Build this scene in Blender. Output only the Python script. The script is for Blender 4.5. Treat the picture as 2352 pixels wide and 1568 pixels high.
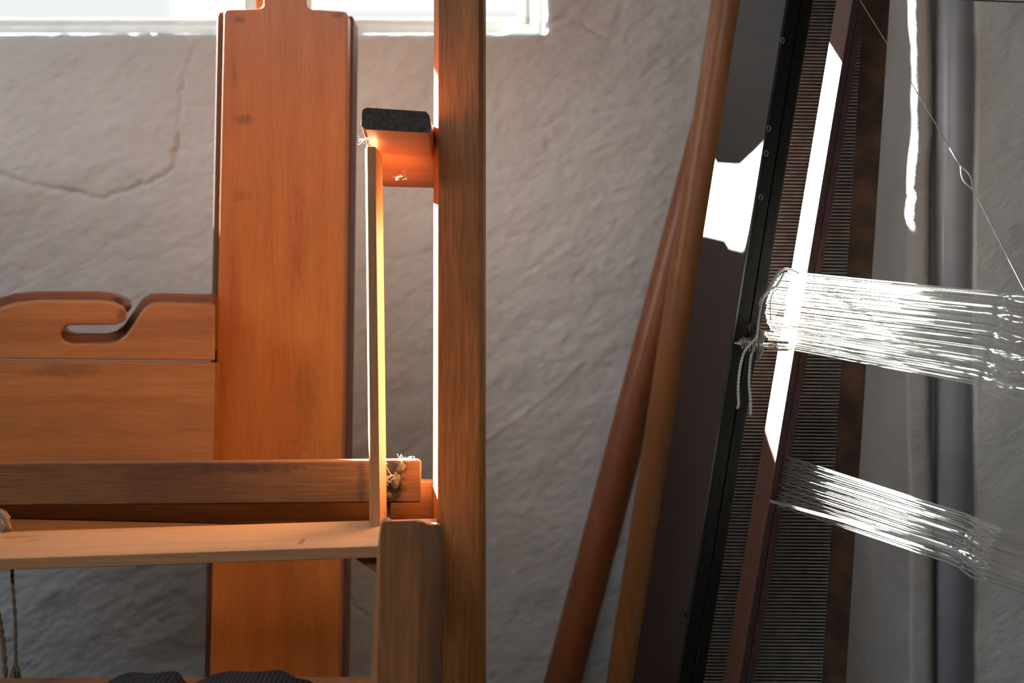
import bpy, bmesh, math, random
import numpy as np
from mathutils import Vector
random.seed(4)
for o in list(bpy.data.objects): bpy.data.objects.remove(o)
C = bpy.context.scene.collection
S = bpy.context.scene

# ------------------------------------------------------------------ camera, world, sun, exposure
F = 3267.0; CZ = 1.05                      # focal length in pixels of the 2352 wide frame, eye height
cam = bpy.data.objects.new('camera', bpy.data.cameras.new('camera')); C.objects.link(cam)
cam.location = (0, 0, CZ); cam.rotation_euler = (math.pi/2, 0, 0)
cam.data.sensor_width = 36; cam.data.lens = F/2352*36; cam.data.clip_start = .05
cam.data.dof.use_dof = True; cam.data.dof.focus_distance = 1.2; cam.data.dof.aperture_fstop = 7.0
S.camera = cam
S.view_settings.view_transform = 'Standard'; S.view_settings.look = 'None'
S.view_settings.gamma = 1; S.view_settings.use_curve_mapping = False
S.view_settings.exposure = 0.0
W = bpy.data.worlds.new('world'); S.world = W; W.use_nodes = True
bg = W.node_tree.nodes['Background']; bg.inputs[0].default_value = (.93, .96, .965, 1); bg.inputs[1].default_value = 1.08
SUN = Vector((1, -1.12, -.775))
sun = bpy.data.objects.new('sun', bpy.data.lights.new('sun', 'SUN')); C.objects.link(sun)
sun.rotation_euler = SUN.to_track_quat('-Z', 'Y').to_euler(); sun.location = (-2, 4, 4)
sun.data.energy = 170; sun.data.angle = math.radians(.75); sun.data.color = (1, .98, .95)
def area(name, loc, target, sx, sy, power, col):
    l = bpy.data.objects.new(name, bpy.data.lights.new(name, 'AREA')); C.objects.link(l)
    l.location = loc; l.rotation_euler = (Vector(target)-Vector(loc)).to_track_quat('-Z', 'Y').to_euler()
    l.data.shape = 'RECTANGLE'; l.data.size = sx; l.data.size_y = sy; l.data.energy = power; l.data.color = col
    return l
# added fill lamps, no windows there: at the left wall, and high behind the viewer
area('left_fill', (-1.86, 1.0, 1.95), (.2, 1.75, 1.3), .9, .7, 21, (.76, .88, 1))
area('rear_fill', (-.5, -.9, 2.3), (-.35, 2, 1.4), 1.4, .6, 16, (.97, .97, 1))

# ------------------------------------------------------------------ helpers
def P(x, y, Y): return Vector(((x-1176)/F*Y, Y, CZ+(784-y)/F*Y))
def floor_row(Y): return 784+CZ*F/Y
def link(name, me, mat, parent=None, smooth=False, bevel=0, seg=2):
    o = bpy.data.objects.new(name, me); C.objects.link(o)
    if mat: me.materials.append(mat)
    if parent is not None:
        me.transform(__import__('mathutils').Matrix.Translation(-wloc(parent))); o.parent = parent
    if smooth:
        for p in me.polygons: p.use_smooth = True
    if bevel:
        m = o.modifiers.new('bevel', 'BEVEL'); m.width = bevel; m.segments = seg; m.limit_method = 'ANGLE'; m.angle_limit = math.radians(25)
        for p in me.polygons: p.use_smooth = True
        m.harden_normals = True
    return o
def wloc(o):
    v = Vector(o.location); p = o.parent
    while p is not None: v = v + p.location; p = p.parent
    return v
def tag(o, label=None, cat=None, group=None, kind=None):
    if label: o['label'] = label
    if cat: o['category'] = cat
    if group: o['group'] = group
    if kind: o['kind'] = kind
    return o
def thing(name, loc, label, cat, group=None):
    o = bpy.data.objects.new(name, None); C.objects.link(o); o.location = loc; o.empty_display_size = .05
    return tag(o, label, cat, group)
def mesh(name, vs, fs):
    me = bpy.data.meshes.new(name); me.from_pydata([tuple(v) for v in vs], [], fs)
    bm = bmesh.new(); bm.from_mesh(me); bmesh.ops.recalc_face_normals(bm, faces=bm.faces); bm.to_mesh(me); bm.free()
    return me
def solid(front, back):
    """closed prism between two rings of points"""
    n = len(front)
    fs = [list(range(n)), list(range(2*n-1, n-1, -1))]
    fs += [[i, (i+1) % n, n+(i+1) % n, n+i] for i in range(n)]
    return mesh('m', list(front)+list(back), fs)
def prism(poly, Y, dY, shift=(0, 0), world=True):
    """outline given where it stands at distance Y, extruded dY away from the viewer in true depth"""
    f = [P(x, y, Y) for x, y in poly]
    if shift == (0, 0): b = [v+Vector((0, dY, 0)) for v in f]
    else: b = [P(x+shift[0], y+shift[1], Y+dY) for x, y in poly]
    return solid(f, b)
def lean(edges, ytop, ybot=None, nseg=1):
    """upright or leaning solid: each edge is (x at row 0, x at row 1568, distance)"""
    rings = []
    for k in range(nseg+1):
        r = []
        for (xa, xb, Y) in edges:
            yb = floor_row(Y) if ybot is None else ybot
            y = yb+(ytop-yb)*k/nseg
            r.append(P(xa+(xb-xa)*y/1568, y, Y))
        rings.append(r)
    n = len(edges); vs = [v for r in rings for v in r]
    fs = [list(range(n)), list(range(nseg*n, nseg*n+n))[::-1]]
    for k in range(nseg):
        fs += [[k*n+i, k*n+(i+1) % n, (k+1)*n+(i+1) % n, (k+1)*n+i] for i in range(n)]
    return mesh('m', vs, fs)
def tube(pts, r, n=6, closed=False, flat=1.0):
    """r: radius or list; flat squashes the section"""
    pts = [Vector(p) for p in pts]; m = len(pts); vs = []; fs = []
    up = Vector((0, 1, 0))
    for i, p in enumerate(pts):
        a = pts[(i-1) % m] if closed else pts[max(i-1, 0)]
        b = pts[(i+1) % m] if closed else pts[min(i+1, m-1)]
        t = (b-a).normalized(); u = up.cross(t)
        if u.length < 1e-3: u = Vector((1, 0, 0)).cross(t)
        u.normalize(); v = t.cross(u)
        rr = r[i] if isinstance(r, (list, tuple)) else r
        for k in range(n):
            an = 2*math.pi*k/n
            vs.append(p+u*math.cos(an)*rr+v*math.sin(an)*rr*flat)
    for i in range(m if closed else m-1):
        j = (i+1) % m
        for k in range(n): fs.append([i*n+k, i*n+(k+1) % n, j*n+(k+1) % n, j*n+k])
    if not closed: fs += [list(range(n))[::-1], list(range((m-1)*n, m*n))]
    return vs, fs
def join(parts):
    V = []; Fc = []
    for vs, fs in parts:
        k = len(V); V += list(vs); Fc += [[i+k for i in f] for f in fs]
    return mesh('m', V, Fc)
def boxvf(a, b):
    x0, y0, z0 = a; x1, y1, z1 = b
    vs = [(x0,y0,z0),(x1,y0,z0),(x1,y1,z0),(x0,y1,z0),(x0,y0,z1),(x1,y0,z1),(x1,y1,z1),(x0,y1,z1)]
    return [Vector(v) for v in vs], [[0,3,2,1],[4,5,6,7],[0,1,5,4],[1,2,6,5],[2,3,7,6],[3,0,4,7]]
def spline(pts, n=6):
    pts = [Vector(p) for p in pts]; out = []
    for i in range(len(pts)-1):
        p0 = pts[max(i-1, 0)]; p1 = pts[i]; p2 = pts[i+1]; p3 = pts[min(i+2, len(pts)-1)]
        for k in range(n):
            t = k/n
            out.append(.5*((2*p1)+(p2-p0)*t+(2*p0-5*p1+4*p2-p3)*t*t+(3*p1-p0-3*p2+p3)*t**3))
    out.append(pts[-1]); return out

# ------------------------------------------------------------------ materials
class N:
    def __init__(s, name):
        s.m = bpy.data.materials.new(name); s.m.use_nodes = True; s.t = s.m.node_tree
        s.b = s.t.nodes['Principled BSDF']; s.out = s.t.nodes['Material Output']
    def n(s, typ, **kw):
        nd = s.t.nodes.new(typ)
        for k, v in kw.items():
            if k.startswith('i_'):
                key = k[2:]; key = int(key) if key.isdigit() else key.replace('_', ' ')
                nd.inputs[key].default_value = v
            else: setattr(nd, k, v)
        return nd
    def l(s, a, b): s.t.links.new(a, b)
    def pos(s, rot=(0,0,0), sc=(1,1,1)):
        g = s.n('ShaderNodeNewGeometry'); mp = s.n('ShaderNodeMapping')
        mp.inputs['Rotation'].default_value = rot; mp.inputs['Scale'].default_value = sc
        r = s.n('ShaderNodeMapping'); r.inputs['Rotation'].default_value = rot
        s.l(g.outputs['Position'], r.inputs[0]); mp.inputs['Rotation'].default_value = (0,0,0); s.l(r.outputs[0], mp.inputs[0])
        return mp.outputs[0]
    def noise(s, vec, scale, detail=4, rough=.55, dist=0):
        nd = s.n('ShaderNodeTexNoise'); s.l(vec, nd.inputs['Vector'])
        nd.inputs['Scale'].default_value = scale; nd.inputs['Detail'].default_value = detail
        nd.inputs['Roughness'].default_value = rough; nd.inputs['Distortion'].default_value = dist
        return nd.outputs[0]
    def ramp(s, fac, stops):
        r = s.n('ShaderNodeValToRGB'); s.l(fac, r.inputs[0]); e = r.color_ramp.elements
        while len(e) < len(stops): e.new(.5)
        for i, (p, c) in enumerate(stops): e[i].position = p; e[i].color = (c, c, c, 1) if isinstance(c, (int, float)) else (*c, 1)
        return r.outputs[0]
    def mix(s, fac, a, b, typ='MIX'):
        m = s.n('ShaderNodeMix', data_type='RGBA', blend_type=typ)
        for sock, v in ((m.inputs[0], fac), (m.inputs[6], a), (m.inputs[7], b)):
            if isinstance(v, (int, float)): sock.default_value = v
            elif isinstance(v, tuple): sock.default_value = (*v, 1)
            else: s.l(v, sock)
        return m.outputs[2]
    def math(s, op, a, b=0):
        m = s.n('ShaderNodeMath', operation=op)
        for i, v in enumerate((a, b)):
            if isinstance(v, (int, float)): m.inputs[i].default_value = v
            else: s.l(v, m.inputs[i])
        return m.outputs[0]
    def bump(s, h, strength=.3, dist=.002, prev=None):
        b = s.n('ShaderNodeBump'); b.inputs['Strength'].default_value = strength; b.inputs['Distance'].default_value = dist
        s.l(h, b.inputs['Height'])
        if prev is not None: s.l(prev, b.inputs['Normal'])
        s.l(b.outputs[0], s.b.inputs['Normal']); return b.outputs[0]
    def col(s, c):
        if isinstance(c, tuple): s.b.inputs['Base Color'].default_value = (*c, 1)
        else: s.l(c, s.b.inputs['Base Color'])
def wood(name, light, mid, dark, axis='Z', rot=(0,0,0), rough=.45, stains_shade=(), wear=.5, coat=.0, fine=1.0):
    m = N(name); sc = {'Z': (1, 1, .06), 'X': (.06, 1, 1), 'Y': (1, .06, 1)}[axis]
    sc2 = {'Z': (1, 1, .25), 'X': (.25, 1, 1), 'Y': (1, .25, 1)}[axis]
    v = m.pos(rot, sc); v2 = m.pos(rot, sc2); v3 = m.pos()
    broad = m.noise(v, 28, 3, .5, 1.2); fib = m.noise(v, 420*fine, 3, .6, .2); patch = m.noise(v2, 11, 4, .55, .6)
    c = m.ramp(broad, [(.3, mid), (.62, light)])
    c = m.mix(m.ramp(patch, [(.42, 0), (.72, wear)]), c, dark)
    c = m.mix(m.ramp(fib, [(.35, .38*wear+.12), (.62, 0)]), c, dark, 'MIX')
    for (cx, cy, cz, rx, ry, rz, amt, colr) in stains_shade:
        g = m.n('ShaderNodeNewGeometry'); mp = m.n('ShaderNodeMapping', vector_type='POINT')
        mp.inputs['Location'].default_value = (-cx/rx, -cy/ry, -cz/rz); mp.inputs['Scale'].default_value = (1/rx, 1/ry, 1/rz)
        m.l(g.outputs['Position'], mp.inputs[0]); ln = m.n('ShaderNodeVectorMath', operation='LENGTH'); m.l(mp.outputs[0], ln.inputs[0])
        ns = m.noise(v3, 160, 5, .65, .5)
        f = m.math('ADD', ln.outputs['Value'], m.math('MULTIPLY', m.math('SUBTRACT', ns, .5), 2.4))
        c = m.mix(m.ramp(f, [(.35, amt), (1.15, 0)]), c, colr)
    m.col(c); m.b.inputs['Roughness'].default_value = rough
    m.b.inputs['Specular IOR Level'].default_value = .4
    if coat: m.b.inputs['Coat Weight'].default_value = coat; m.b.inputs['Coat Roughness'].default_value = .25
    b = m.bump(fib, .22, .0012); m.bump(m.noise(v, 90, 3), .2, .002, b)
    return m.m
def plaster(name, a, b, bstr=1.0):
    m = N(name); v = m.pos()
    f = m.ramp(m.noise(v, 3.2, 4, .6, .4), [(.35, 0), (.68, 1)])
    c = m.mix(f, a, b); m.col(c); m.b.inputs['Roughness'].default_value = .92; m.b.inputs['Specular IOR Level'].default_value = .15
    vs = m.pos((0, math.radians(28), 0), (1, 1, 2.2))
    b1 = m.bump(m.noise(v, 420, 4, .6), .35*bstr, .002)
    b2 = m.bump(m.noise(vs, 55, 5, .6, .5), .45*bstr, .006, b1)
    return m.m
def simple(name, c, rough=.5, metal=0, nscale=60, var=.3, c2=None, bmp=.1, spec=.5):
    m = N(name); v = m.pos(); f = m.noise(v, nscale, 4)
    c2 = c2 or tuple(x*(1-var) for x in c)
    m.col(m.mix(m.ramp(f, [(.4, 0), (.62, 1)]), c, c2)); m.b.inputs['Roughness'].default_value = rough; m.b.inputs['Metallic'].default_value = metal
    m.bump(m.noise(v, nscale*6, 3), bmp, .001); m.b.inputs['Specular IOR Level'].default_value = spec; return m.m
def glass():
    m = N('window_glass'); tr = m.n('ShaderNodeBsdfTransparent'); tr.inputs[0].default_value = (.97, .98, .97, 1)
    gl = m.n('ShaderNodeBsdfGlossy'); gl.inputs['Roughness'].default_value = .05
    mx = m.n('ShaderNodeMixShader'); mx.inputs[0].default_value = .05
    m.l(tr.outputs[0], mx.inputs[1]); m.l(gl.outputs[0], mx.inputs[2]); m.l(mx.outputs[0], m.out.inputs[0])
    return m.m

def spot(px, py, Y, rx, ry, ryd=.03, amt=.8, col=(.02, .014, .012)):
    p = P(px, py, Y); return (p.x, p.y, p.z, rx/F*Y, ryd, ry/F*Y, amt, col)
lean_rot = (0, math.radians(9), 0)
M = dict(
 orange=wood('orange_varnished_wood', (.60,.215,.045), (.48,.15,.03), (.18,.055,.02), 'Z', rough=.38, wear=.35, coat=.2,
    stains_shade=[spot(690, 560, 1.55, 30, 160, amt=.25, col=(.15,.05,.03)), spot(560, 275, 1.55, 26, 16, amt=.4), spot(552, 45, 1.55, 18, 9, amt=.5), spot(775, 35, 1.55, 16, 8, amt=.5), spot(540, 180, 1.55, 10, 40, amt=.3), spot(555, 450, 1.55, 30, 20, amt=.3, col=(.15,.05,.03)), spot(700, 920, 1.55, 35, 170, amt=.3, col=(.2,.06,.02))]),
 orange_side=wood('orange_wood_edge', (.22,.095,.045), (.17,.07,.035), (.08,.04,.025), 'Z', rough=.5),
 orange_h=wood('orange_board_wood', (.48,.205,.065), (.37,.145,.045), (.15,.065,.03), 'X', rough=.42, wear=.45, coat=.1,
    stains_shade=[spot(150, 850, 1.5, 110, 22, amt=.45, col=(.12,.07,.03)), spot(280, 725, 1.5, 16, 22, amt=.6, col=(.10,.03,.03))]),
 side_shade=wood('shaded_board_wood', (.26,.115,.05), (.20,.08,.035), (.07,.03,.02), 'X', rough=.5, stains_shade=[spot(275, 690, 1.52, 22, 14, amt=.8, col=(.03,.02,.02))]),
 slim=wood('brown_post_wood', (.78,.34,.10), (.60,.24,.07), (.19,.075,.03), 'Z', rough=.5, wear=.9, fine=1.2),
 bar=wood('crossbar_wood', (.34,.16,.06), (.25,.11,.042), (.06,.035,.025), 'X', rough=.5, wear=.7,
    stains_shade=[spot(903, 1105, 1.19, 32, 70, amt=.97, col=(.012,.011,.010)), spot(560, 1075, 1.19, 150, 14, amt=.7, col=(.05,.035,.03)), spot(830, 1110, 1.19, 14, 80, amt=.6, col=(.05,.03,.025))]),  # last spot is the slat's shadow, painted into the wood colour
 rail=wood('pale_rail_wood', (.70,.39,.19), (.60,.32,.15), (.30,.14,.07), 'X', rough=.5, wear=.25,
    stains_shade=[spot(15, 1255, 1.06, 10, 5, amt=.7, col=(.2,.09,.05)), spot(690, 1246, 1.06, 8, 3, amt=.8, col=(.2,.05,.03)), spot(1000, 1258, 1.06, 14, 5, amt=.6, col=(.1,.05,.03))]),
 tan=wood('tan_slat_wood', (.60,.33,.15), (.50,.26,.11), (.22,.11,.05), 'Z', rough=.5, wear=.3),
 front=wood('front_post_wood', (.58,.24,.09), (.44,.17,.065), (.11,.045,.026), 'Z', rough=.55, wear=.7),
 bracket=wood('bracket_wood', (.60,.20,.07), (.50,.15,.05), (.25,.07,.04), 'X', rough=.45, wear=.4,
    stains_shade=[spot(905, 372, 1.27, 24, 11, ryd=.05, amt=.9, col=(.03,.02,.015))]),
 endgrain=simple('dark_end_grain', (.12,.085,.07), .8, nscale=300, c2=(.06,.04,.035), bmp=.5),
 pole=wood('brown_pole_wood', (.34,.15,.045), (.26,.105,.03), (.12,.045,.02), 'Z', lean_rot, rough=.4, wear=.3, coat=.15),
 pole2=wood('red_brown_pole_wood', (.30,.10,.036), (.22,.07,.025), (.08,.03,.015), 'Z', lean_rot, rough=.42, wear=.3, coat=.1),
 plate=simple('black_painted_metal', (.026,.025,.027), .5, .0, 400, .4, bmp=.35, spec=.35),
 plate_side=simple('worn_black_metal', (.020,.018,.015), .95, .0, 120, c2=(.012,.011,.010), bmp=.3, spec=.12),
 dent=simple('dull_reed_wire', (.46,.43,.38), .5, .1, 90, .3),
 reedback=simple('dark_reed_backing', (.17,.155,.135), .8, 0, 60),
 rust=simple('rusty_flat_steel', (.36,.20,.145), .5, .15, 500, c2=(.24,.11,.08), bmp=.4),
 rustdark=simple('dark_red_brown_steel', (.13,.06,.052), .5, .05, 200, .4),
 rustblack=simple('blackened_wood_bar', (.07,.042,.030), .75, 0, 40, c2=(.16,.085,.045), bmp=.5),
 ring=simple('bare_metal_rivet', (.30,.27,.22), .4, .6, 300),
 hole=simple('dark_hole', (.004,.004,.004), .9),
 wire=simple('steel_heddle_wire', (.82,.83,.78), .33, .3, 300, .2),
 tape=simple('white_flat_heddle', (.78,.77,.72), .5, .1, 200, .1),
 cotton=simple('white_cotton_cord', (.86,.85,.78), .9, 0, 900, .25, bmp=.6),
 jute=simple('tan_cord', (.42,.31,.20), .95, 0, 700, .35, bmp=.7),
 spring=simple('tarnished_spring_steel', (.38,.30,.24), .35, .8, 300),
 zinc=simple('zinc_hardware', (.60,.57,.50), .4, .6, 300),
 white=simple('white_window_paint', (.74,.75,.72), .5, 0, 40, .08),
 pipe=simple('grey_painted_pipe', (.36,.37,.385), .35, 0, 20, .12),
 lint=simple('white_lint', (.8,.78,.74), 1),
 char=simple('charred_lump', (.10,.085,.065), .7, 0, 250, c2=(.22,.17,.11), bmp=.8),
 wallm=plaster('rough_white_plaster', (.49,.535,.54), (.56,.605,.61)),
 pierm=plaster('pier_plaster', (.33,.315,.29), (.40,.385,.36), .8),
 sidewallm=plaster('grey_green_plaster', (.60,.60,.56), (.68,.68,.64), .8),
 ceil=plaster('dim_room_plaster', (.11,.105,.10), (.13,.125,.12), .4),
 floorm=wood('floor_boards_wood', (.045,.032,.022), (.035,.025,.018), (.02,.015,.012), 'Y', rough=.7),
 glass=glass())
# webbing
mw = N('black_woven_webbing'); v = mw.pos((0, math.radians(0), 0)); w1 = mw.n('ShaderNodeTexWave', wave_type='BANDS', bands_direction='X'); mw.l(v, w1.inputs[0]); w1.inputs['Scale'].default_value = 95; w1.inputs['Distortion'].default_value = 1.5
w2 = mw.n('ShaderNodeTexWave', wave_type='BANDS', bands_direction='Y'); mw.l(v, w2.inputs[0]); w2.inputs['Scale'].default_value = 110
h = mw.math('MULTIPLY', w1.outputs[1], w2.outputs[1]); mw.col(mw.mix(h, (.018,.018,.022), (.085,.085,.095))); mw.b.inputs['Roughness'].default_value = .9; mw.bump(h, .9, .002)
M['webbing'] = mw.m

# ------------------------------------------------------------------ setting: walls, window, pier, pipe
YW = 2.0
def wn(x, z, s, seed):                       # smooth value noise on arrays
    rng = np.random.RandomState(seed); T = rng.rand(256, 256)
    u = x*s+100; v = z*s+100; iu = np.floor(u).astype(int); iv = np.floor(v).astype(int); fu = u-iu; fv = v-iv
    fu = fu*fu*(3-2*fu); fv = fv*fv*(3-2*fv); g = lambda a, b: T[a % 256, b % 256]
    return (g(iu,iv)*(1-fu)+g(iu+1,iv)*fu)*(1-fv)+(g(iu,iv+1)*(1-fu)+g(iu+1,iv+1)*fu)*fv
def wp(x, y): p = P(x, y, YW); return (p.x, p.z)
XL, XR = -1.22, wp(1250, 0)[0]; ZS = wp(0, 72)[1]; ZT = CZ+.925
cracks = [([(0,400),(50,420),(130,436),(165,438),(150,448),(170,441),(222,458),(262,445),(330,422),(372,403),(392,385),(404,350),(411,310)], .0030, 1.3),
 ([(411,310),(418,200),(432,150),(450,105),(492,88)], .0018, .7), ([(320,84),(360,80),(420,88),(440,104)], .0015, .7), ([(400,348),(450,345),(470,330),(490,326)], .0016, .6),
 ([(1112,372),(1135,385),(1158,402)], .0016, .7), ([(1255,62),(1290,40),(1340,52),(1400,90)], .002, .8), ([(795,1370),(850,1422)], .002, .7),
 ([(1480,270),(1530,300),(1580,330)], .0015, .6), ([(1120,1010),(1200,950),(1262,905),(1340,826)], .0022, -.35), ([(560,60),(650,95),(800,150)], .0015, .4), ([(1190,300),(1350,260),(1480,240)], .003, .25), ([(1200,640),(1400,520)], .003, -.2)]
def seg_d(x, z, a, b):
    ax, az = a; bx, bz = b; dx, dz = bx-ax, bz-az; t = np.clip(((x-ax)*dx+(z-az)*dz)/(dx*dx+dz*dz), 0, 1)
    return np.hypot(x-ax-t*dx, z-az-t*dz)
def back_wall():
    fx = np.unique(np.concatenate([[-1.9], np.arange(-1.9, -.80, .02), np.arange(-.80, XR, .003), [XR], np.arange(XR+.003, .62, .003), [.70]]))
    fz = np.unique(np.concatenate([np.arange(0, .52, .03), np.arange(.52, ZS, .003), [ZS], np.arange(ZS+.003, 1.56, .003), np.arange(1.56, ZT, .02), [ZT], np.arange(ZT+.02, 2.4, .03), [2.4]]))
    Xg, Zg = np.meshgrid(fx, fz); h = np.zeros_like(Xg)
    ca, sa = math.cos(.45), math.sin(.45); u = Xg*ca+Zg*sa; w = -Xg*sa+Zg*ca
    h += (wn(Xg, Zg, 4, 1)-.5)*.010+(wn(u, w*2.2, 14, 2)-.5)*.0030+(wn(u, w*2.0, 38, 3)-.5)*.0018+(wn(u, w*1.8, 85, 4)-.5)*.0014+(wn(u, w*1.6, 150, 6)-.5)*.0008+(wn(Xg, Zg, 210, 5)-.5)*.0005
    for pl, wd, amt in cracks:
        pts = [wp(*p) for p in pl]; d = np.full_like(h, 9.)
        jx = Xg+(wn(Xg, Zg, 120, 7)-.5)*.006; jz = Zg+(wn(Xg, Zg, 120, 8)-.5)*.006
        for a, b in zip(pts, pts[1:]): d = np.minimum(d, seg_d(jx, jz, a, b))
        h += amt*.0048*np.exp(-(d/wd)**2)
    # rounded, slightly chipped edge round the window opening
    ex = np.maximum(np.maximum(XL-Xg, Xg-XR), 0); ez = np.maximum(np.maximum(ZS-Zg, Zg-ZT), 0)
    d = np.hypot(ex, ez)+(wn(Xg, Zg, 60, 9)-.5)*.0035
    r = .013; dd = np.clip(d, 0, r); h += r-np.sqrt(np.maximum(r*r-(r-dd)**2, 0))
    inside = (Xg > XL-1e-6) & (Xg < XR+1e-6) & (Zg > ZS-1e-6) & (Zg < ZT+1e-6)
    h = np.where(inside, .016, h)
    # wobble the opening's outline at the right corner
    near = (np.abs(Xg-XR) < 1e-6) & (Zg > ZS-.01)
    Xg = np.where(near, Xg+(wn(Xg, Zg, 45, 11)-.5)*.010, Xg)
    nz, nx = Xg.shape; V = np.stack([Xg, YW+h, Zg], -1).reshape(-1, 3)
    idx = np.arange(nz*nx).reshape(nz, nx)
    q = np.stack([idx[:-1,:-1], idx[:-1,1:], idx[1:,1:], idx[1:,:-1]], -1)
    cx = (fx[:-1]+fx[1:])/2; cz = (fz[:-1]+fz[1:])/2; CX, CZg = np.meshgrid(cx, cz)
    keep = ~((CX > XL) & (CX < XR) & (CZg > ZS) & (CZg < ZT)); q = q[keep]
    me = bpy.data.meshes.new('wall'); me.vertices.add(len(V)); me.vertices.foreach_set('co', V.ravel())
    me.loops.add(q.size); me.loops.foreach_set('vertex_index', q.ravel().astype(np.int32))
    me.polygons.add(len(q)); me.polygons.foreach_set('loop_start', (np.arange(len(q))*4).astype(np.int32)); me.polygons.foreach_set('loop_total', np.full(len(q), 4, np.int32))
    me.update(); me.validate()
    return me
wb = tag(link('wall_back', back_wall(), M['wallm'], smooth=True), kind='structure')
YO = 2.15                                     # outer face of the thick wall
link('window_reveal', join([boxvf((XL-.5, YW+.012, ZS-.5), (XR+.65, YO, ZS-.0012)), boxvf((XL-.5, YW+.012, ZT+.001), (XR+.65, YO, 2.4)),
    boxvf((XR-.0005, YW+.010, ZS-.01), (XR+.65, YO, ZT+.01)), boxvf((XL-.5, YW+.012, ZS-.01), (XL-.001, YO, ZT+.01))]), M['wallm'], wb)
link('wall_core', join([boxvf((-2.0, YW+.02, 0), (.72, YO, ZS-.5))]), M['wallm'], wb)
# window: frame, two casements meeting behind the big post
wi = bpy.data.objects.new('window_1', None); C.objects.link(wi); wi.location = (XL, 2.06, ZS); tag(wi, kind='structure')
YF = 2.055
xm0, xm1 = P(532, 0, YF).x, P(738, 0, YF).x
fr = [boxvf((XL, YF, ZS), (XR+.012, YF+.06, ZS+.022)), boxvf((XL, YF, ZT-.03), (XR, YF+.06, ZT)), boxvf((XR-.020, YF, ZS+.022), (XR+.012, YF+.06, ZT)), boxvf((XL, YF, ZS+.022), (XL+.03, YF+.06, ZT))]
link('window_frame', join(fr), M['white'], wi, bevel=.002)
for (a, b) in ((XL+.03, (xm0+xm1)/2-.001), ((xm0+xm1)/2+.001, XR-.020)):
    st = .050
    sL = .035 if a < -1 else st; sR = st if a < -1 else .016
    sash = link('sash', join([boxvf((a, YF+.012, ZS+.022), (b, YF+.05, ZS+.034)), boxvf((a, YF+.012, ZT-.06), (b, YF+.05, ZT-.03)),
        boxvf((a, YF+.012, ZS+.034), (a+sL, YF+.05, ZT-.06)), boxvf((b-sR, YF+.012, ZS+.034), (b, YF+.05, ZT-.06))]), M['white'], wi, bevel=.003)
    link('pane', join([boxvf((a+sL-.004, YF+.028, ZS+.030), (b-sR+.004, YF+.031, ZT-.056))]), M['glass'], sash)
crate = thing('sun_blocker_crate', (-1.0, 2.05, ZS), 'unseen wooden crate added on the window sill to block the sun', 'crate')  # added out of view to keep the sun off the pale rail
link('front_board', join([boxvf((-1.13, 2.018, ZS), (-.895, 2.026, ZS+.10))]), M['rustblack'], crate, bevel=.001)
link('end_board', join([boxvf((-1.13, 2.026, ZS), (-1.122, 2.052, ZS+.10))]), M['rustblack'], crate)
link('end_board', join([boxvf((-.903, 2.026, ZS), (-.895, 2.052, ZS+.10))]), M['rustblack'], crate)
link('bottom_board', join([boxvf((-1.122, 2.026, ZS), (-.903, 2.052, ZS+.008))]), M['rustblack'], crate)
chest = thing('light_blocker_chest', (-.93, 1.05, 0), 'unseen dark chest added left of the loom to block side light', 'chest')  # unseen, added to keep the left fill off the lower wall
link('body', join([boxvf((-1.10, .60, .04), (-.76, 1.48, 1.03))]), M['rustblack'], chest, bevel=.004)
link('lid', join([boxvf((-1.12, .58, 1.03), (-.74, 1.50, 1.06))]), M['rustblack'], chest, bevel=.004)
for fx_ in (-1.09, -.81):
    for fy_ in (.61, 1.43): link('foot', join([boxvf((fx_, fy_, 0), (fx_+.04, fy_+.04, .04))]), M['rustblack'], chest)
# other walls, floor, ceiling (all outside the frame)
def struct(name, boxes, mat): return tag(link(name, join(boxes), mat), kind='structure')
struct('floor', [boxvf((-2.0, -1.6, -.1), (1.7, 2.3, 0))], M['floorm'])
struct('ceiling', [boxvf((-2.0, -1.6, 2.4), (1.7, 2.3, 2.5))], M['ceil'])
struct('wall_left', [boxvf((-2.0, -1.6, 0), (-1.9, 2.3, 2.4))], M['ceil'])
struct('wall_rear', [boxvf((-2.0, -1.7, 0), (1.7, -1.6, 2.4))], M['ceil'])
struct('wall_front_right', [boxvf((1.6, -1.6, 0), (1.7, 1.6, 2.4))], M['ceil'])
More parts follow.
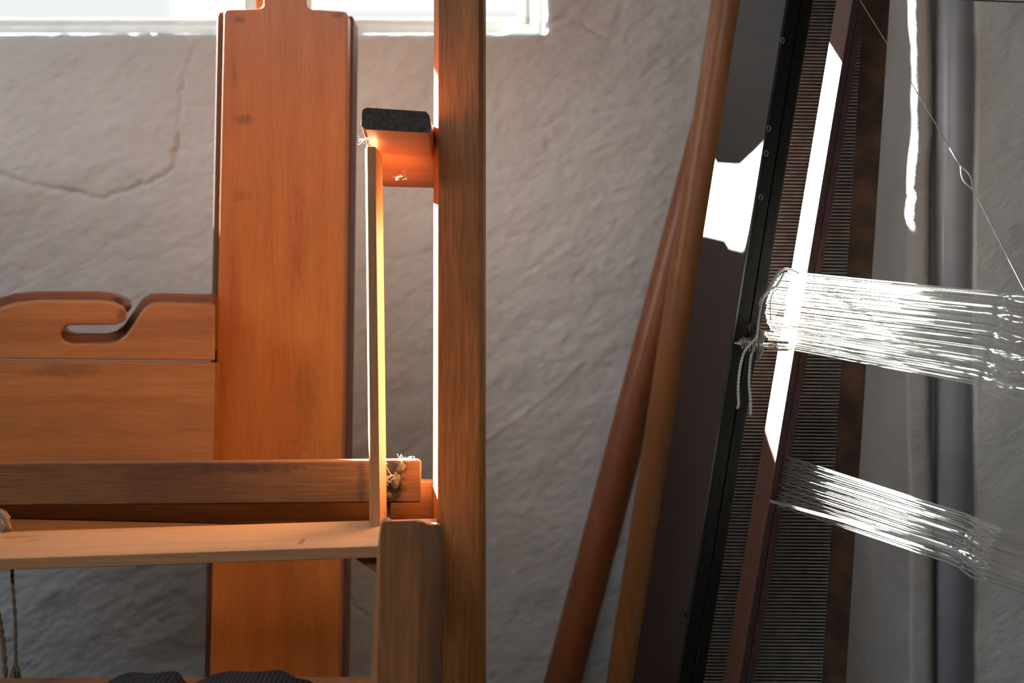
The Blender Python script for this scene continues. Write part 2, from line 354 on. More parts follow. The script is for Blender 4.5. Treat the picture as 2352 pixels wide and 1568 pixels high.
# pier on the right: its left face recedes to the back wall, its front face carries the pipe
def pier():
    YP = 1.5495; x0 = P(2100, 0, YP).x
    pts = []                                  # plan outline, densely sampled, wavy
    ys = list(np.arange(YP+.02, 2.06, .01))[::-1]
    for y in ys: pts.append((x0+.000, y))
    for k in range(5): a = math.pi*k/8; pts.append((x0+.018-.018*math.cos(a), YP+.02-.018*math.sin(a)))
    xg = P(2142, 0, YP).x
    x = x0+.022
    while x < 1.7:
        y = YP
        if x > xg: y += .025
        if x > P(2235, 0, YP).x: y -= .028
        pts.append((x, y)); x += .004 if x < .8 else .08
    zs = np.concatenate([np.arange(0, .6, .05), np.arange(.6, 1.5, .006), np.arange(1.5, 2.41, .05)])
    px = np.array(pts); nz, nx = len(zs), len(pts)
    Xg = np.tile(px[:,0], (nz,1)); Yg = np.tile(px[:,1], (nz,1)); Zg = np.tile(zs[:,None], (1,nx)); s = Xg+Yg
    h = (wn(s, Zg, 6, 21)-.5)*.010+(wn(s, Zg, 25, 22)-.5)*.004+(wn(s, Zg, 80, 23)-.5)*.0015
    for zc in (P(0, 440, YP).z, P(0, 512, YP).z):
        h += .004*np.exp(-((Zg-zc-(wn(s, Zg, 60, 3)-.5)*.006)/.0022)**2)*(Xg < xg)
    V = np.stack([Xg+h*.7, Yg+h*.7, Zg], -1).reshape(-1, 3)
    idx = np.arange(nz*nx).reshape(nz, nx); q = np.stack([idx[:-1,:-1], idx[:-1,1:], idx[1:,1:], idx[1:,:-1]], -1).reshape(-1, 4)
    me = bpy.data.meshes.new('pier'); me.from_pydata(V.tolist(), [], q.tolist()); return me
pr = tag(link('wall_corner', pier(), M['pierm'], smooth=True), kind='structure')
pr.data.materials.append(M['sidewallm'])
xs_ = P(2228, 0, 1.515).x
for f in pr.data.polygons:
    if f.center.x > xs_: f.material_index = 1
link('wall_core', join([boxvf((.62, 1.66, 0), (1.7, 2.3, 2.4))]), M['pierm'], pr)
pc = (P(2192, 0, 1.562).x, 1.562); rp = .0205
vs, fs = tube([(pc[0], pc[1], .0), (pc[0], pc[1], 2.4)], rp, 28)
pp = link('water_pipe', join([(vs, fs)]), M['pipe'], smooth=True)
tag(pp, 'grey painted vertical pipe running up the plastered corner on the right', 'pipe')

# ------------------------------------------------------------------ big loom behind: post, tenon, hooked side board, panel, rear rail
loom = thing('floor_loom', (-.25, 1.6, 0), 'orange varnished wooden loom with broad post and hooked side board, under the window', 'loom')
big = [(514, 481, 1.55), (799, 778, 1.55)]
ft = 20
def rnd(x, y, r, q, n=4):
    c = {'tl': (1, 1, 180), 'tr': (-1, 1, 270), 'br': (-1, -1, 0), 'bl': (1, -1, 90)}[q]
    return [(x+c[0]*r+r*math.cos(math.radians(c[2]+90*k/n)), y+c[1]*r+r*math.sin(math.radians(c[2]+90*k/n))) for k in range(n+1)]
yb = floor_row(1.55); xl = lambda y: 514-33*y/1568; xr = lambda y: 799-21*y/1568
face = rnd(514, 22, 10, 'tl')+[(592, 20), (600, 18), (605, 12), (605, -6), (704, -6), (704, 13), (709, 19), (718, 21)]+rnd(799, 26, 12, 'tr')+[(xr(yb), yb), (xl(yb), yb)]
link('post', prism(face, 1.55, .028), M['orange'], loom, bevel=.0015)
bk = [(520, 28), (812, 34), (xr(yb)+13, yb), (xl(yb)+8, yb)]
link('post_core', prism([(x, y) for x, y in bk], 1.579, .052), M['orange_side'], loom, bevel=.004)
link('edge_moulding', prism([(499, 34), (503, 27), (520, 27), (xl(yb)+9, yb), (xl(yb)-10, yb)], 1.5615, .018), M['orange_side'], loom, bevel=.0015)
link('tenon', prism([(608, 5), (608, -260), (701, -260), (701, 5)], 1.5505, .05), M['orange'], loom, bevel=.0015)
link('tenon_wedge', prism([(588, 24), (592, -260), (612, -260), (612, 24)], 1.58, .03), M['orange_side'], loom)
hook = [(-320, 740), (-120, 760), (-60, 738), (0, 708), (40, 697), (90, 692), (230, 692), (262, 696), (285, 708), (294, 724), (287, 738), (264, 746), (165, 747), (148, 751), (139, 767), (146, 782), (165, 789),
        (250, 789), (272, 784), (290, 770), (305, 748), (322, 722), (335, 706), (352, 698), (380, 697), (494, 699), (494, 829), (-320, 821)]
link('hooked_board', prism(hook, 1.50, .018, (-1, -5)), M['orange_h'], loom, bevel=.0022, seg=3)
link('hooked_board_shade', prism([(x-6, y-24) for x, y in hook], 1.521, .03), M['side_shade'], loom, bevel=.002, seg=3)  # dark layer stands in for shade on the hooked board's thickness
link('side_panel', prism([(-320, 824), (493, 832), (489, 1230), (-320, 1230)], 1.502, .03), M['orange_h'], loom, bevel=.0015)
link('sun_blocker_post', solid([Vector((x, 1.55, z)) for x, z in ((-.95, 0), (-.60, 0), (-.60, CZ+.32), (-.62, CZ+.34), (-.95, CZ+.34))], [Vector((x, 1.63, z)) for x, z in ((-.95, 0), (-.60, 0), (-.60, CZ+.32), (-.62, CZ+.34), (-.95, CZ+.34))]), M['rustblack'], loom, bevel=.003)  # unseen upright, added to shade the pale rail and front post
link('sun_blocker_arm', solid([Vector((x, 1.552, CZ+z)) for x, z in ((-.36, .53), (-.215, .50), (-.15, .405), (-.115, .40), (-.09, .515), (-.04, .49), (.05, .49), (.05, .60), (-.36, .60))], [Vector((x, 1.60, CZ+z)) for x, z in ((-.36, .53), (-.215, .50), (-.15, .405), (-.115, .40), (-.09, .515), (-.04, .49), (.05, .49), (.05, .60), (-.36, .60))]), M['rustblack'], loom, bevel=.003)  # unseen, added and shaped to shade the plate and bar tops

# ------------------------------------------------------------------ front frame: slim post, bracket, slat, crossbar, pale rail, front post
fr2 = thing('weaving_loom', (-.05, 1.15, 0), 'brown wooden weaving loom with a slim tall post, pale rail and short front post', 'loom')
def solidY(front, back):  # lists of (x, y, Y)
    return solid([P(*p) for p in front], [P(*p) for p in back])
XSL = P(990, 0, 1.15).x
def slim_post():
    x0, x1 = P(1002, 0, 1.15).x, P(1110, 0, 1.15).x
    sec = [(x0, 1.15), (x1-.0035, 1.15), (x1, 1.1535), (x1, 1.27), (XSL, 1.27), (XSL-.0002, 1.163)]
    f = [Vector((x, y, 0)) for x, y in sec]; b = [Vector((x+(.0022 if x < -.04 else 0), y, 1.62)) for x, y in sec]
    return solid(f, b)
link('tall_post', slim_post(), M['slim'], fr2, bevel=.0008)
# bracket block: dark end grain in front, orange underside falling away
A = [(832, 252, 1.085), (842, 247, 1.085), (978, 256, 1.085), (986, 264, 1.085), (990, 296, 1.085), (984, 305, 1.085), (838, 297, 1.085), (829, 288, 1.085)]
B = [(848, 330, 1.345), (858, 326, 1.345), (1000, 332, 1.345), (1010, 336, 1.345), (1014, 420, 1.345), (1005, 432, 1.345), (884, 429, 1.345), (869, 418, 1.345)]
br = link('bracket', solidY(A, B), M['bracket'], fr2, bevel=.0012)
Af = [(x+ (1 if x < 900 else -1), y, 1.0838) for x, y, _ in A]; Ab = [(x, y, 1.0855) for x, y, _ in A]
tag(link('end_grain', solidY(Af, Ab), M['endgrain'], br), 'dark sawn end of the bracket')
# slat: tan front, bevelled left arris that takes the sun
def slat():
    f = []; b = []
    for lst, (y, xa, xm, xb) in ((f, (336, 836, 843, 862)), (b, (1212, 846, 851, 873))):
        Y = 1.12
        a = P(xa, y, Y); c = P(xm, y, Y); d = P(xb, y, Y)
        lst += [c, d, d+Vector((.0008, .052, 0)), Vector((c.x, Y+.052, c.z)), Vector((a.x-.0004, Y+.013, a.z))]
    return solid(f, b)
link('slat', slat(), M['tan'], fr2, bevel=.0006)
cb = link('crossbar', solidY([(-260, 1064, 1.19), (968, 1056, 1.19), (967, 1154, 1.19), (-260, 1164, 1.19)], [(-260+0, 1064, 1.215), (962, 1052, 1.215), (961, 1148, 1.215), (-260, 1160, 1.215)]), M['bar'], fr2, bevel=.0018, seg=3)
rng = random.Random(3)
def lump(c, r, seed, sx=1, sz=1):
    bm = bmesh.new(); bmesh.ops.create_icosphere(bm, subdivisions=3, radius=1); g = random.Random(seed); ph = [g.uniform(0, 6) for _ in range(6)]
    for v in bm.verts:
        k = 1+.18*math.sin(5*v.co.x+ph[0])*math.cos(4*v.co.z+ph[1])+.1*math.sin(11*v.co.z+ph[2]+3*v.co.y)
        v.co = Vector((v.co.x*sx, v.co.y*.5, v.co.z*sz))*r*k+Vector(c)
    me = bpy.data.meshes.new('m'); bm.to_mesh(me); bm.free(); return me
for (x, y, r, sx, sz) in ((908, 1104, .0045, .9, 1.6), (888, 1106, .003, 1.2, .8), (892, 1138, .0028, 1, 1), (921, 1073, .0035, 1, 1.2)):
    link('charred_lump', lump(P(x, y, 1.189), r, x, sx, sz), M['char'], cb, smooth=True)
link('rear_rail', prism([(-260, 1104), (996, 1105), (996, 1225), (600, 1206), (-260, 1186)], 1.228, .022), M['orange_h'], fr2, bevel=.002)
link('peg', prism([(876, 1150), (896, 1150), (893, 1215), (880, 1215)], 1.20, .012), M['char'], fr2, bevel=.001)
# pale rail
link('rail', solidY([(-260, 1291, 1.04), (1000, 1249, 1.04), (1007, 1258, 1.04), (1004, 1272, 1.04), (985, 1277, 1.04), (-260, 1318, 1.04)],
    [(-260, 1229, 1.147), (1004, 1190, 1.147), (1009, 1194, 1.147), (1007, 1210, 1.147), (998, 1214, 1.147), (-260, 1250, 1.147)]), M['rail'], fr2, bevel=.0008)
link('corner_brace', prism([(818, 1284), (868, 1282), (868, 1318), (845, 1302)], 1.05, .02), M['front'], fr2)
# front post with tapered head: several section rings
def front_post():
    Y0, Y1 = .93, 1.036
    #  row, outer left, front-left, front-right, shoulder-right, outer right
    rows = [(1196, 884, 888, 955, 960, 964), (1200, 873, 879, 964, 970, 974), (1212, 867, 874, 969, 977, 982), (1250, 862, 872, 968, 982, 992), (1290, 858, 871, 966, 985, 1001), (1400, 853, 869, 962, 984, 1000), (1568, 845, 865, 958, 982, 1000)]
    xf = lambda r, k: r[k]
    yf = floor_row(Y0); last = rows[-1]
    rows = rows+[(yf, last[1]-30, last[2]-22, last[3]-10, last[4]-6, last[5]-4)]
    vs = []; fs = []; n = 6
    for r in rows:
        y = r[0]; z = P(0, y, Y0).z if y < yf else 0.0
        pt = lambda x, Y: Vector(((x-1176)/F*Y0, Y, min(z, CZ-(1203-784)/F*Y) if Y > Y0+.03 else z))
        vs += [pt(r[1], Y0+.022), pt(r[2], Y0), pt(r[3], Y0), pt(r[4], Y0+.008), pt(r[5], Y0+.035), pt(r[5], Y1), ]
        vs += [pt(r[1], Y1)]
    n = 7
    for i in range(len(rows)-1): fs += [[i*n+k, i*n+(k+1) % n, (i+1)*n+(k+1) % n, (i+1)*n+k] for k in range(n)]
    fs += [list(range(n)), list(range((len(rows)-1)*n, len(rows)*n))]
    return mesh('m', vs, fs)
link('front_post', front_post(), M['front'], fr2, bevel=.0014, seg=3)
link('lower_rail', solidY([(-260, 1600, .96), (862, 1590, .96), (862, 1700, .96), (-260, 1700, .96)], [(-260, 1558, 1.03), (866, 1553, 1.03), (866, 1660, 1.03), (-260, 1660, 1.03)]), M['front'], fr2, bevel=.001)

# straps over the lower rail
def strap(pts, w, Y):
    sp = spline([P(x, y, Y) for x, y in pts], 8); t = .0016; f = []; fs = []
    for i, p in enumerate(sp):
        a = sp[max(i-1, 0)]; b = sp[min(i+1, len(sp)-1)]; d = (b-a).normalized(); nrm = Vector((-d.z, 0, d.x))
        if nrm.z < 0 and abs(d.x) > .3: nrm = -nrm
        yo = .004*math.sin(i*.4)
        f += [p+nrm*t+Vector((0, yo, 0)), p+nrm*t+Vector((0, yo-w, -w*.12)), p-nrm*t+Vector((0, yo-w, -w*.12)), p-nrm*t+Vector((0, yo, 0))]
    for i in range(len(sp)-1): fs += [[i*4+k, i*4+(k+1) % 4, i*4+4+(k+1) % 4, i*4+4+k] for k in range(4)]
    fs += [[0, 1, 2, 3], [len(f)-4, len(f)-3, len(f)-2, len(f)-1]]
    return mesh('m', f, fs)
tag(link('webbing_strap', strap([(225, 1640), (245, 1580), (275, 1556), (330, 1549), (385, 1547), (415, 1556), (428, 1574), (418, 1592)], .06, 1.0), M['webbing'], smooth=False),
    'black woven strap looped on the bottom rail, left one with a folded end', 'strap', 'black straps on the bottom rail')
tag(link('webbing_strap', strap([(405, 1600), (445, 1574), (490, 1554), (560, 1546), (625, 1545), (665, 1553), (700, 1566), (740, 1590)], .06, 1.0), M['webbing']),
    'black woven strap on the bottom rail, the right one beside the broad post', 'strap', 'black straps on the bottom rail')

# cords on the left
def twisted(pts, r, Y, mat, name, n=5, frq=2.6):
    sp = spline([P(x, y, Y(x) if callable(Y) else Y) for x, y in pts], n); sp2 = []
    for i in range(len(sp)-1):
        for k in range(3): sp2.append(sp[i].lerp(sp[i+1], k/3))
    sp2.append(sp[-1]); parts = []
    for s in (0, math.pi):
        q = [p+Vector((math.cos(i*frq/2+s), math.sin(i*frq/2+s), 0))*r*.55 for i, p in enumerate(sp2)]
        parts.append(tube(q, r*.62, 5))
    return link(name, join(parts), mat, smooth=True)
c1 = thing('hanging_cord', P(30, 1310, 1.06), 'straight tan cord hanging from the pale rail with a frayed tassel end', 'cord')
def adopt(o, par): o.data.transform(__import__('mathutils').Matrix.Translation(-wloc(par))); o.parent = par; return o
adopt(twisted([(28, 1300), (29, 1340), (35, 1420), (36, 1500), (36, 1530)], .0013, 1.06, M['jute'], 'cord', frq=1.4), c1)
tas = []
for k in range(26):
    a = rng.uniform(-1, 1); tas.append(tube(spline([P(36, 1520, 1.06), P(36+a*9, 1540, 1.06+rng.uniform(-.006, .006)), P(36+a*17, 1572+rng.uniform(-6, 8), 1.06+rng.uniform(-.008, .008))], 3), .0006, 4))
tag(link('tassel', join(tas), M['jute'], c1, smooth=True))
c2 = twisted([(-14, 1310), (-10, 1380), (2, 1440), (10, 1510), (14, 1600)], .0018, 1.055, M['jute'], 'hanging_cord', frq=1.4)
tag(c2, 'slanting tan cord at the very left edge beside the straight cord', 'cord')
kn = thing('cord_knot', P(5, 1195, 1.10), 'frayed grey-brown knot resting on the pale rail at the left edge', 'knot')
link('knot', lump(P(-2, 1196, 1.12), .008, 5, 1.0, 1.1), M['jute'], kn, smooth=True)
link('tail', join([tube(spline([P(0, 1178, 1.11), P(12, 1192, 1.105), P(22, 1218, 1.10)], 5), [.003]*5+[.0026]*6, 6), tube(spline([P(-8, 1180, 1.11), P(5, 1205, 1.10), P(8, 1222, 1.10)], 5), .0022, 6)]), M['jute'], kn, smooth=True)

# ------------------------------------------------------------------ leaning poles
def pole(xa, xb, w0, w1, Y, r_name, mat, label):
    top = -420; yb_ = floor_row(Y)
    xc = lambda y: xa+(xb-xa)*y/1568
    w = lambda y: w0+(w1-w0)*y/1568
    pts = []; rs = []
    for k in range(9):
        y = yb_+(top-yb_)*k/8; pts.append(P(xc(y), y, Y)); rs.append(max(w(y), 40)/2/F*Y)
    vs, fs = tube(pts, rs, 24)
    return tag(link(r_name, join([(vs, fs)]), mat, smooth=True), label, 'pole', 'poles leaning in the corner')
pole(1704, 1292, 80, 86, 1.93, 'wooden_pole', M['pole2'], 'red-brown round wooden pole, the left one leaning more steeply aslant')
pole(1672, 1424, 76, 64, 1.86, 'wooden_pole', M['pole'], 'orange-brown wooden pole leaning beside the black metal plate')

# ------------------------------------------------------------------ black reed case: lit plate, riveted side
TOP = -330
case = thing('black_reed_case', P(1600, floor_row(1.2), 1.2), 'black metal-faced reed case leaning beside the brown poles', 'reed case')
E = lambda a, b, Y: (a, b, Y)
link('face_plate', lean([E(1700, 1452, 1.24), E(1806, 1556, 1.13), E(1812, 1560, 1.135), E(1712, 1462, 1.25)], TOP), M['plate'], case, bevel=.0008)
side = link('riveted_side', lean([E(1806, 1554, 1.131), E(1838, 1588, 1.150), E(1842, 1592, 1.165), E(1815, 1562, 1.18)], TOP), M['plate_side'], case, bevel=.0006)
link('side_strip', lean([E(1841, 1592, 1.153), E(1868, 1616, 1.172), E(1862, 1610, 1.20), E(1846, 1596, 1.20)], TOP), M['plate_side'], case, bevel=.0012)
def on_side(x, y):      # distance of the riveted side at a pixel
    xa = 1806-252*y/1568; xb = 1838-250*y/1568; t = (x-xa)/(xb-xa); return 1.131+(1.150-1.131)*t
def ringmesh(x, y, Y, r, rr):
    c = P(x, y, Y); return join([tube([c+Vector((r*.8*math.cos(a), -.0004, r*1.25*math.sin(a))) for a in [2*math.pi*k/14 for k in range(14)]], rr, 5, closed=True)])
for (x, y) in ((1797, 93), (1765, 295), (1760, 352), (1747, 453)):
    link('rivet', ringmesh(x, y, 1.131, .0017, .00045), M['ring'], side, smooth=True)
for (x, y, Y) in ((1786, 218, 1.134), (1638, 1365, 1.155), (1577, 1413, 1.134)):
    c = P(x, y, Y-.0012); link('screw_hole', join([tube([c, c+Vector((0, .002, 0))], .0019, 12)]), M['hole'], side)
c = P(1817, 222, 1.150); link('screw_hole', join([tube([c, c+Vector((0, .002, 0))], .0019, 12)]), M['hole'], side)

# weaving reed: fine dents between the case and the blackened bar
reed = thing('weaving_reed', P(1750, floor_row(1.3), 1.3), 'long weaving reed with fine horizontal dents, standing behind the rusty bar', 'reed')
RA, RB = (1866, 1614, 1.345), (1980, 1884, 1.365)
link('backing', lean([E(1856, 1604, 1.348), E(1984, 1888, 1.368), E(1984, 1888, 1.376), E(1856, 1604, 1.356)], TOP), M['reedback'], reed)
dn = []
for k in range(260):
    y = -300+k*7.9
    xa = RA[0]+(RA[1]-RA[0])*y/1568-3; xb = RB[0]+(RB[1]-RB[0])*y/1568+3
    a = P(xa, y, RA[2]); b = P(xb, y+2.5, RB[2]); r = .00062
    dn.append(([a+Vector((0,-r*1.5,-r)), b+Vector((0,-r*1.5,-r)), b+Vector((0,-r*1.5,r)), a+Vector((0,-r*1.5,r)), a+Vector((0,.0015,-r)), b+Vector((0,.0015,-r)), b+Vector((0,.0015,r)), a+Vector((0,.0015,r))],
        [[0,1,2,3],[7,6,5,4],[0,4,5,1],[3,2,6,7],[0,3,7,4],[1,5,6,2]]))
tag(link('dents', join(dn), M['dent'], reed), kind='stuff')
rb = tag(link('blackened_bar', lean([E(1984, 1884, 1.37), E(2044, 1942, 1.37), E(2044, 1942, 1.40), E(1986, 1886, 1.40)], TOP, nseg=30), M['rustblack'], bevel=.001),
    'broad rust-stained black bar standing at the right of the reed', 'bar')
c = P(1984, 510, 1.369); hk = link('nail', join([tube([c, c+Vector((0, .004, 0))], .0018, 10)]), M['rustblack']); adopt(hk, rb)

# ------------------------------------------------------------------ rusty heddle bar, with its dark red-brown inner edge
hb = thing('heddle_bar', P(1700, floor_row(1.27), 1.27), 'rusty flat steel heddle bar, sunlit, carrying the wire heddles', 'bar')
link('flat_bar', lean([E(1921, 1660, 1.272), E(1958, 1697, 1.235), E(1960, 1699, 1.238), E(1924, 1663, 1.278)], TOP), M['rust'], hb, bevel=.0004)
link('inner_channel', lean([E(1959, 1698, 1.2375), E(1974, 1712, 1.245), E(1978, 1716, 1.252), E(1964, 1704, 1.262)], TOP), M['rustdark'], hb, bevel=.0006)
link('inner_lip', lean([E(1976, 1714, 1.246), E(1990, 1730, 1.250), E(1990, 1730, 1.262), E(1976, 1716, 1.262)], TOP), M['rustdark'], hb, bevel=.0006)
# clamp: bolt, spring, wing nut, clevis
cl = thing('spring_clamp', P(1745, 788, 1.22), 'small spring bolt with wing nut clamped to the rusty bar', 'clamp')
YC = lambda x: 1.112+(x-1690)/122*.095
_P = P
def PC(x, y, off=0): return _P(x, y, YC(x)+off)
link('bolt', join([tube([PC(1689, 788), PC(1697, 788), PC(1698, 788), PC(1790, 793)], [.0009, .0009, .0016, .0016], 8)]), M['zinc'], cl, smooth=True)
hel = []
for k in range(8*14):
    a = 2*math.pi*k/14; x = 1700+k/(8*14)*44; rr = .0046*(.72 if k < 14 else 1)
    c = PC(x, 789+k*.03); hel.append(c+Vector((0, math.cos(a)*rr, math.sin(a)*rr*1.05)))
link('spring', join([tube(hel, .0008, 6)]), M['spring'], cl, smooth=True)
hel2 = [Vector((p.x+.008, p.y+.012, p.z+.012)) for p in hel[:70]]
link('rear_spring', join([tube(hel2, .0007, 5)]), M['rustdark'], cl, smooth=True)
wing1 = [(1742, 760), (1748, 756), (1755, 762), (1757, 775), (1752, 790), (1741, 790), (1738, 775)]
wing2 = [(1739, 794), (1756, 794), (1752, 812), (1744, 826), (1737, 825), (1735, 808)]
link('wing_nut', join([(lambda m: ([v.co for v in m.vertices], [list(p.vertices) for p in m.polygons]))(prism(w, YC(1746)-.003, .003)) for w in (wing1, wing2)]), M['zinc'], cl, bevel=.0006)
link('clevis', join([(lambda m: ([v.co for v in m.vertices], [list(p.vertices) for p in m.polygons]))(prism(w, YC(1785)-.005, .004)) for w in
    ([(1755, 780), (1812, 784), (1812, 790), (1755, 787)], [(1755, 799), (1812, 801), (1812, 806), (1755, 805)], [(1755, 780), (1764, 780), (1764, 805), (1755, 805)], [(1780, 783), (1784, 783), (1784, 803), (1780, 803)])]), M['zinc'], cl, bevel=.0005)
link('pin', join([tube([PC(1764, 792, -.003), PC(1800, 795, -.003)], .0011, 8)]), M['spring'], cl, smooth=True)
# white cotton ties
def tie(pts, r, label, off=-.012):
    Y = lambda x: min(1.205, max(1.108, 1.112+(x-1690)/122*.095+off))
    o = twisted(pts, r, Y, M['cotton'], 'cotton_cord', 4, 2.2); tag(o, label, 'cord', 'white cords on the heddle bar'); return o
tie([(1834, 628), (1810, 618), (1792, 622), (1778, 642), (1768, 662), (1757, 678), (1750, 688), (1746, 700)], .0017, 'thick white cotton cord bent round the top of the heddles')
tie([(1800, 628), (1785, 655), (1772, 664), (1756, 676), (1748, 700), (1743, 730), (1740, 762), (1736, 790), (1726, 815), (1722, 850), (1721, 885), (1724, 920), (1724, 953)], .0011, 'white cotton cord with the straight right-hand tail below the clamp', -.014)
tie([(1742, 740), (1738, 772), (1726, 788), (1711, 806), (1702, 835), (1697, 870), (1696, 905), (1697, 925), (1694, 938)], .0011, 'white cotton cord with the bowed left-hand frayed tail', -.018)
tie([(1790, 660), (1776, 672), (1770, 690), (1769, 715), (1771, 735)], .0005, 'thin pale loop of cord behind the knotted ties', .0)
link_ = [tube([P(1803, 612, 1.2), P(1792, 611, 1.2), P(1788, 610, 1.2)], .0006, 5)]
# ------------------------------------------------------------------ heddles
def heddle_mesh(L, R, ex0, ex1, drop, r, eye, far):
    """L, R: (x, y, Y) ends in view; eye between columns ex0..ex1; far: last column"""
    def at(x):
        t = (x-L[0])/(R[0]-L[0]); return [L[1]+(R[1]-L[1])*t, L[2]+(R[2]-L[2])*t]
    pts = [P(L[0], L[1], L[2]+.008), P(L[0]-2, L[1], L[2]+.002), P(L[0]-1, L[1]+.6, L[2])]
    for x in (L[0]+8, (L[0]+ex0)/2, ex0-22):
        y, Y = at(x); pts.append(P(x, y, Y))
    y0, Y0 = at(ex0); y1, Y1 = at(ex1)
    parts = [tube(pts+[P(ex0, y0+drop*.25, Y0)], r, 4)]
    for s in (-1, 1):
        a = []
        for k in range(9):
            t = k/8; x = ex0+(ex1-ex0)*t; y, Y = at(x)
            a.append(P(x, y+drop*(.25+.75*min(1, t*1.6))+s*eye*math.sin(math.pi*t), Y-.0006*s))
        parts.append(tube(a, r*.9, 4))
    end = []
    for t in (0, .5, 1):
        x = ex1+(far-ex1)*t; y, Y = at(x); end.append(P(x, y+drop, Y))
    parts.append(tube(end, r, 4)); return join(parts)
g = random.Random(11)
upn = 84
for i in range(upn):
    t = i/(upn-1); t2 = min(1, max(0, t+g.uniform(-.006, .006)))
    yl = 624+172*t2; xl_ = (1812-(yl-624)*.20)-(34*(math.sin(math.pi*min(1, t*1.25))**.5) if t < .8 else 26*(1-t)/.2)+g.uniform(-2, 2)
    yr = 676+240*min(1, max(0, t**1.08+g.uniform(-.008, .008)))
    dy = (i % 2)*.006+g.uniform(-.003, .003)
    ex0 = 2300-46*t**1.5+g.uniform(-7, 7)
    m_ = heddle_mesh((xl_, yl, 1.232+dy), (2352, yr-12*t, .985+dy+g.uniform(-.03, .09)*g.random()), ex0, ex0+78, 4+12*t, .00030 if i % 3 else .00042, 4+g.uniform(0, 3), 2640)
    o = link('wire_heddle', m_, M['wire'], smooth=True)
    tag(o, 'topmost steel wire heddle, upper edge of the upper bundle' if i == 0 else 'lowest steel wire heddle, bottom edge of the upper bundle' if i == upn-1 else 'straight steel wire heddle in the upper bright bundle', 'heddle', 'wire heddles of the upper bundle')
lown = 34
for i in range(lown):
    t = i/(lown-1); t2 = min(1, max(0, t+g.uniform(-.012, .012)))
    yl = 1040+112*t2; xl_ = 1787-28*t2+g.uniform(-1, 1)
    yr = 1232+130*min(1, max(0, t**1.1+g.uniform(-.015, .015)))
    dy = (i % 2)*.005+g.uniform(-.003, .003)
    ex0 = 2235-35*t+g.uniform(-8, 8)
    m_ = heddle_mesh((xl_, yl, 1.26+dy), (2352, yr-10, .94+dy+g.uniform(-.02, .06)*g.random()), ex0, ex0+62, 10, .00028 if i % 3 else .0004, 4+g.uniform(0, 3), 2640)
    o = link('wire_heddle', m_, M['wire'], smooth=True)
    tag(o, 'topmost steel wire heddle, upper edge of the lower drooping bundle' if i == 0 else 'lowest steel wire heddle, bottom edge of the lower drooping bundle' if i == lown-1 else 'straight steel wire heddle in the lower drooping bundle', 'heddle', 'wire heddles of the lower bundle')
# the pale flat heddle lying across the lower bundle, with its open eye
def ribbon(pts, w, t=.0004):
    f = []; fs = []
    for x, y, Y in pts:
        p = P(x, y, Y); f += [p+Vector((0, -t, w)), p+Vector((0, -t, -w)), p+Vector((0, t, -w)), p+Vector((0, t, w))]
    for i in range(len(pts)-1): fs += [[i*4+k, i*4+(k+1) % 4, i*4+4+(k+1) % 4, i*4+4+k] for k in range(4)]
    fs += [[0, 1, 2, 3], [len(f)-4, len(f)-3, len(f)-2, len(f)-1]]; return f, fs
fh = [ribbon([(1768, 1150, 1.215), (1872, 1178, 1.165), (2030, 1220, 1.10), (2182, 1257, 1.035)], .0013), ribbon([(2248, 1279, 1.01), (2352, 1317, .975), (2640, 1420, .90)], .0013)]
for s in (-1, 1): fh.append(tube([P(2182+66*k/10, 1257+22*k/10+s*7*math.sin(math.pi*k/10), 1.034-.024*k/10) for k in range(11)], .0005, 6))
tag(link('flat_heddle', join(fh), M['tape'], smooth=False), 'pale flat heddle with an open eye lying across the lower bundle', 'heddle')
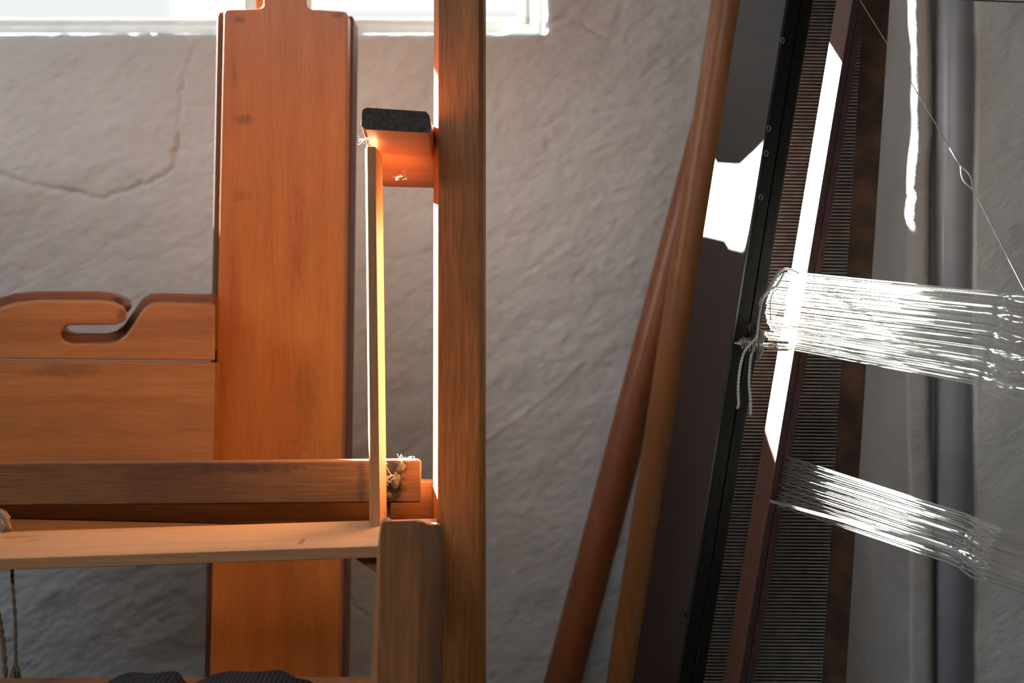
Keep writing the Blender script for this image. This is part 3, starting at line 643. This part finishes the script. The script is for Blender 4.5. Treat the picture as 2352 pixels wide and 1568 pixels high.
# lone heddle running diagonally down to the right
lh = thing('long_heddle', P(2200, 390, 1.12), 'lone wire heddle running diagonally in front of the pipe, with a long eye', 'heddle')
Yd = 1.14
link('shaft', join([tube([P(1850, -205, Yd), P(1975, 0, Yd), P(2090, 185, Yd), P(2182, 340, Yd)], .00033, 5), tube([P(2182, 340, Yd), P(2195, 362, Yd), P(2208, 383, Yd)], .00068, 6), tube([P(2233, 432, Yd), P(2290, 542, Yd), P(2352, 663, Yd), P(2500, 955, Yd)], .0007, 6)]), M['wire'], lh, smooth=True)
eye = []
dv = Vector((25, 49)).normalized(); nv = Vector((-dv.y, dv.x))
for s in (-1, 1):
    eye.append(tube([P(2207+26*k/12+nv.x*s*9*math.sin(math.pi*k/12), 382+51*k/12+nv.y*s*9*math.sin(math.pi*k/12), Yd) for k in range(13)], .00062, 6))
link('eye', join(eye), M['wire'], lh, smooth=True)
tag(link('stretched_wire', join([tube([P(2200, -2, 1.2), P(2245, 1, 1.2), P(2352, 5, 1.2), P(2640, 15, 1.2)], .0007, 5)]), M['spring'], smooth=True), 'thin dark wire stretched at the top right corner', 'wire')

# ------------------------------------------------------------------ lint
def lint(pts, Y, r, label, n=5, extra=0):
    parts = [tube(spline([P(x, y, Y) for x, y in pts], 4), r, 4)]
    for k in range(extra):
        x, y = pts[g.randrange(len(pts))]; q = [(x+g.uniform(-3, 3), y+g.uniform(-3, 3))]
        for _ in range(4): q.append((q[-1][0]+g.uniform(-7, 7), q[-1][1]+g.uniform(-6, 6)))
        parts.append(tube(spline([P(a, b, Y+g.uniform(-.002, .002)) for a, b in q], 4), r*.7, 4))
    tag(link('lint_thread', join(parts), M['lint'], smooth=True), label, 'lint', 'lint caught on the wood')
lint([(862, 366), (872, 377), (884, 386), (892, 398), (905, 405), (915, 408), (928, 404), (932, 412)], 1.16, .0002, 'white lint thread dangling under the bracket block', extra=14)
lint([(860, 240), (866, 246), (864, 251), (869, 256)], 1.09, .00016, 'tiny lint wisp on top of the bracket block', extra=3)
lint([(826, 320), (836, 322), (846, 318), (852, 326)], 1.09, .0002, 'white lint at the top of the lit slat', extra=10)
lint([(884, 1066), (892, 1080), (898, 1092), (890, 1100), (884, 1112)], 1.185, .0002, 'white lint stuck in the charred patch of the crossbar', extra=14)
lint([(918, 1048), (922, 1054), (930, 1050), (938, 1054), (945, 1047)], 1.19, .0002, 'lint wisps on top of the crossbar end', extra=6)
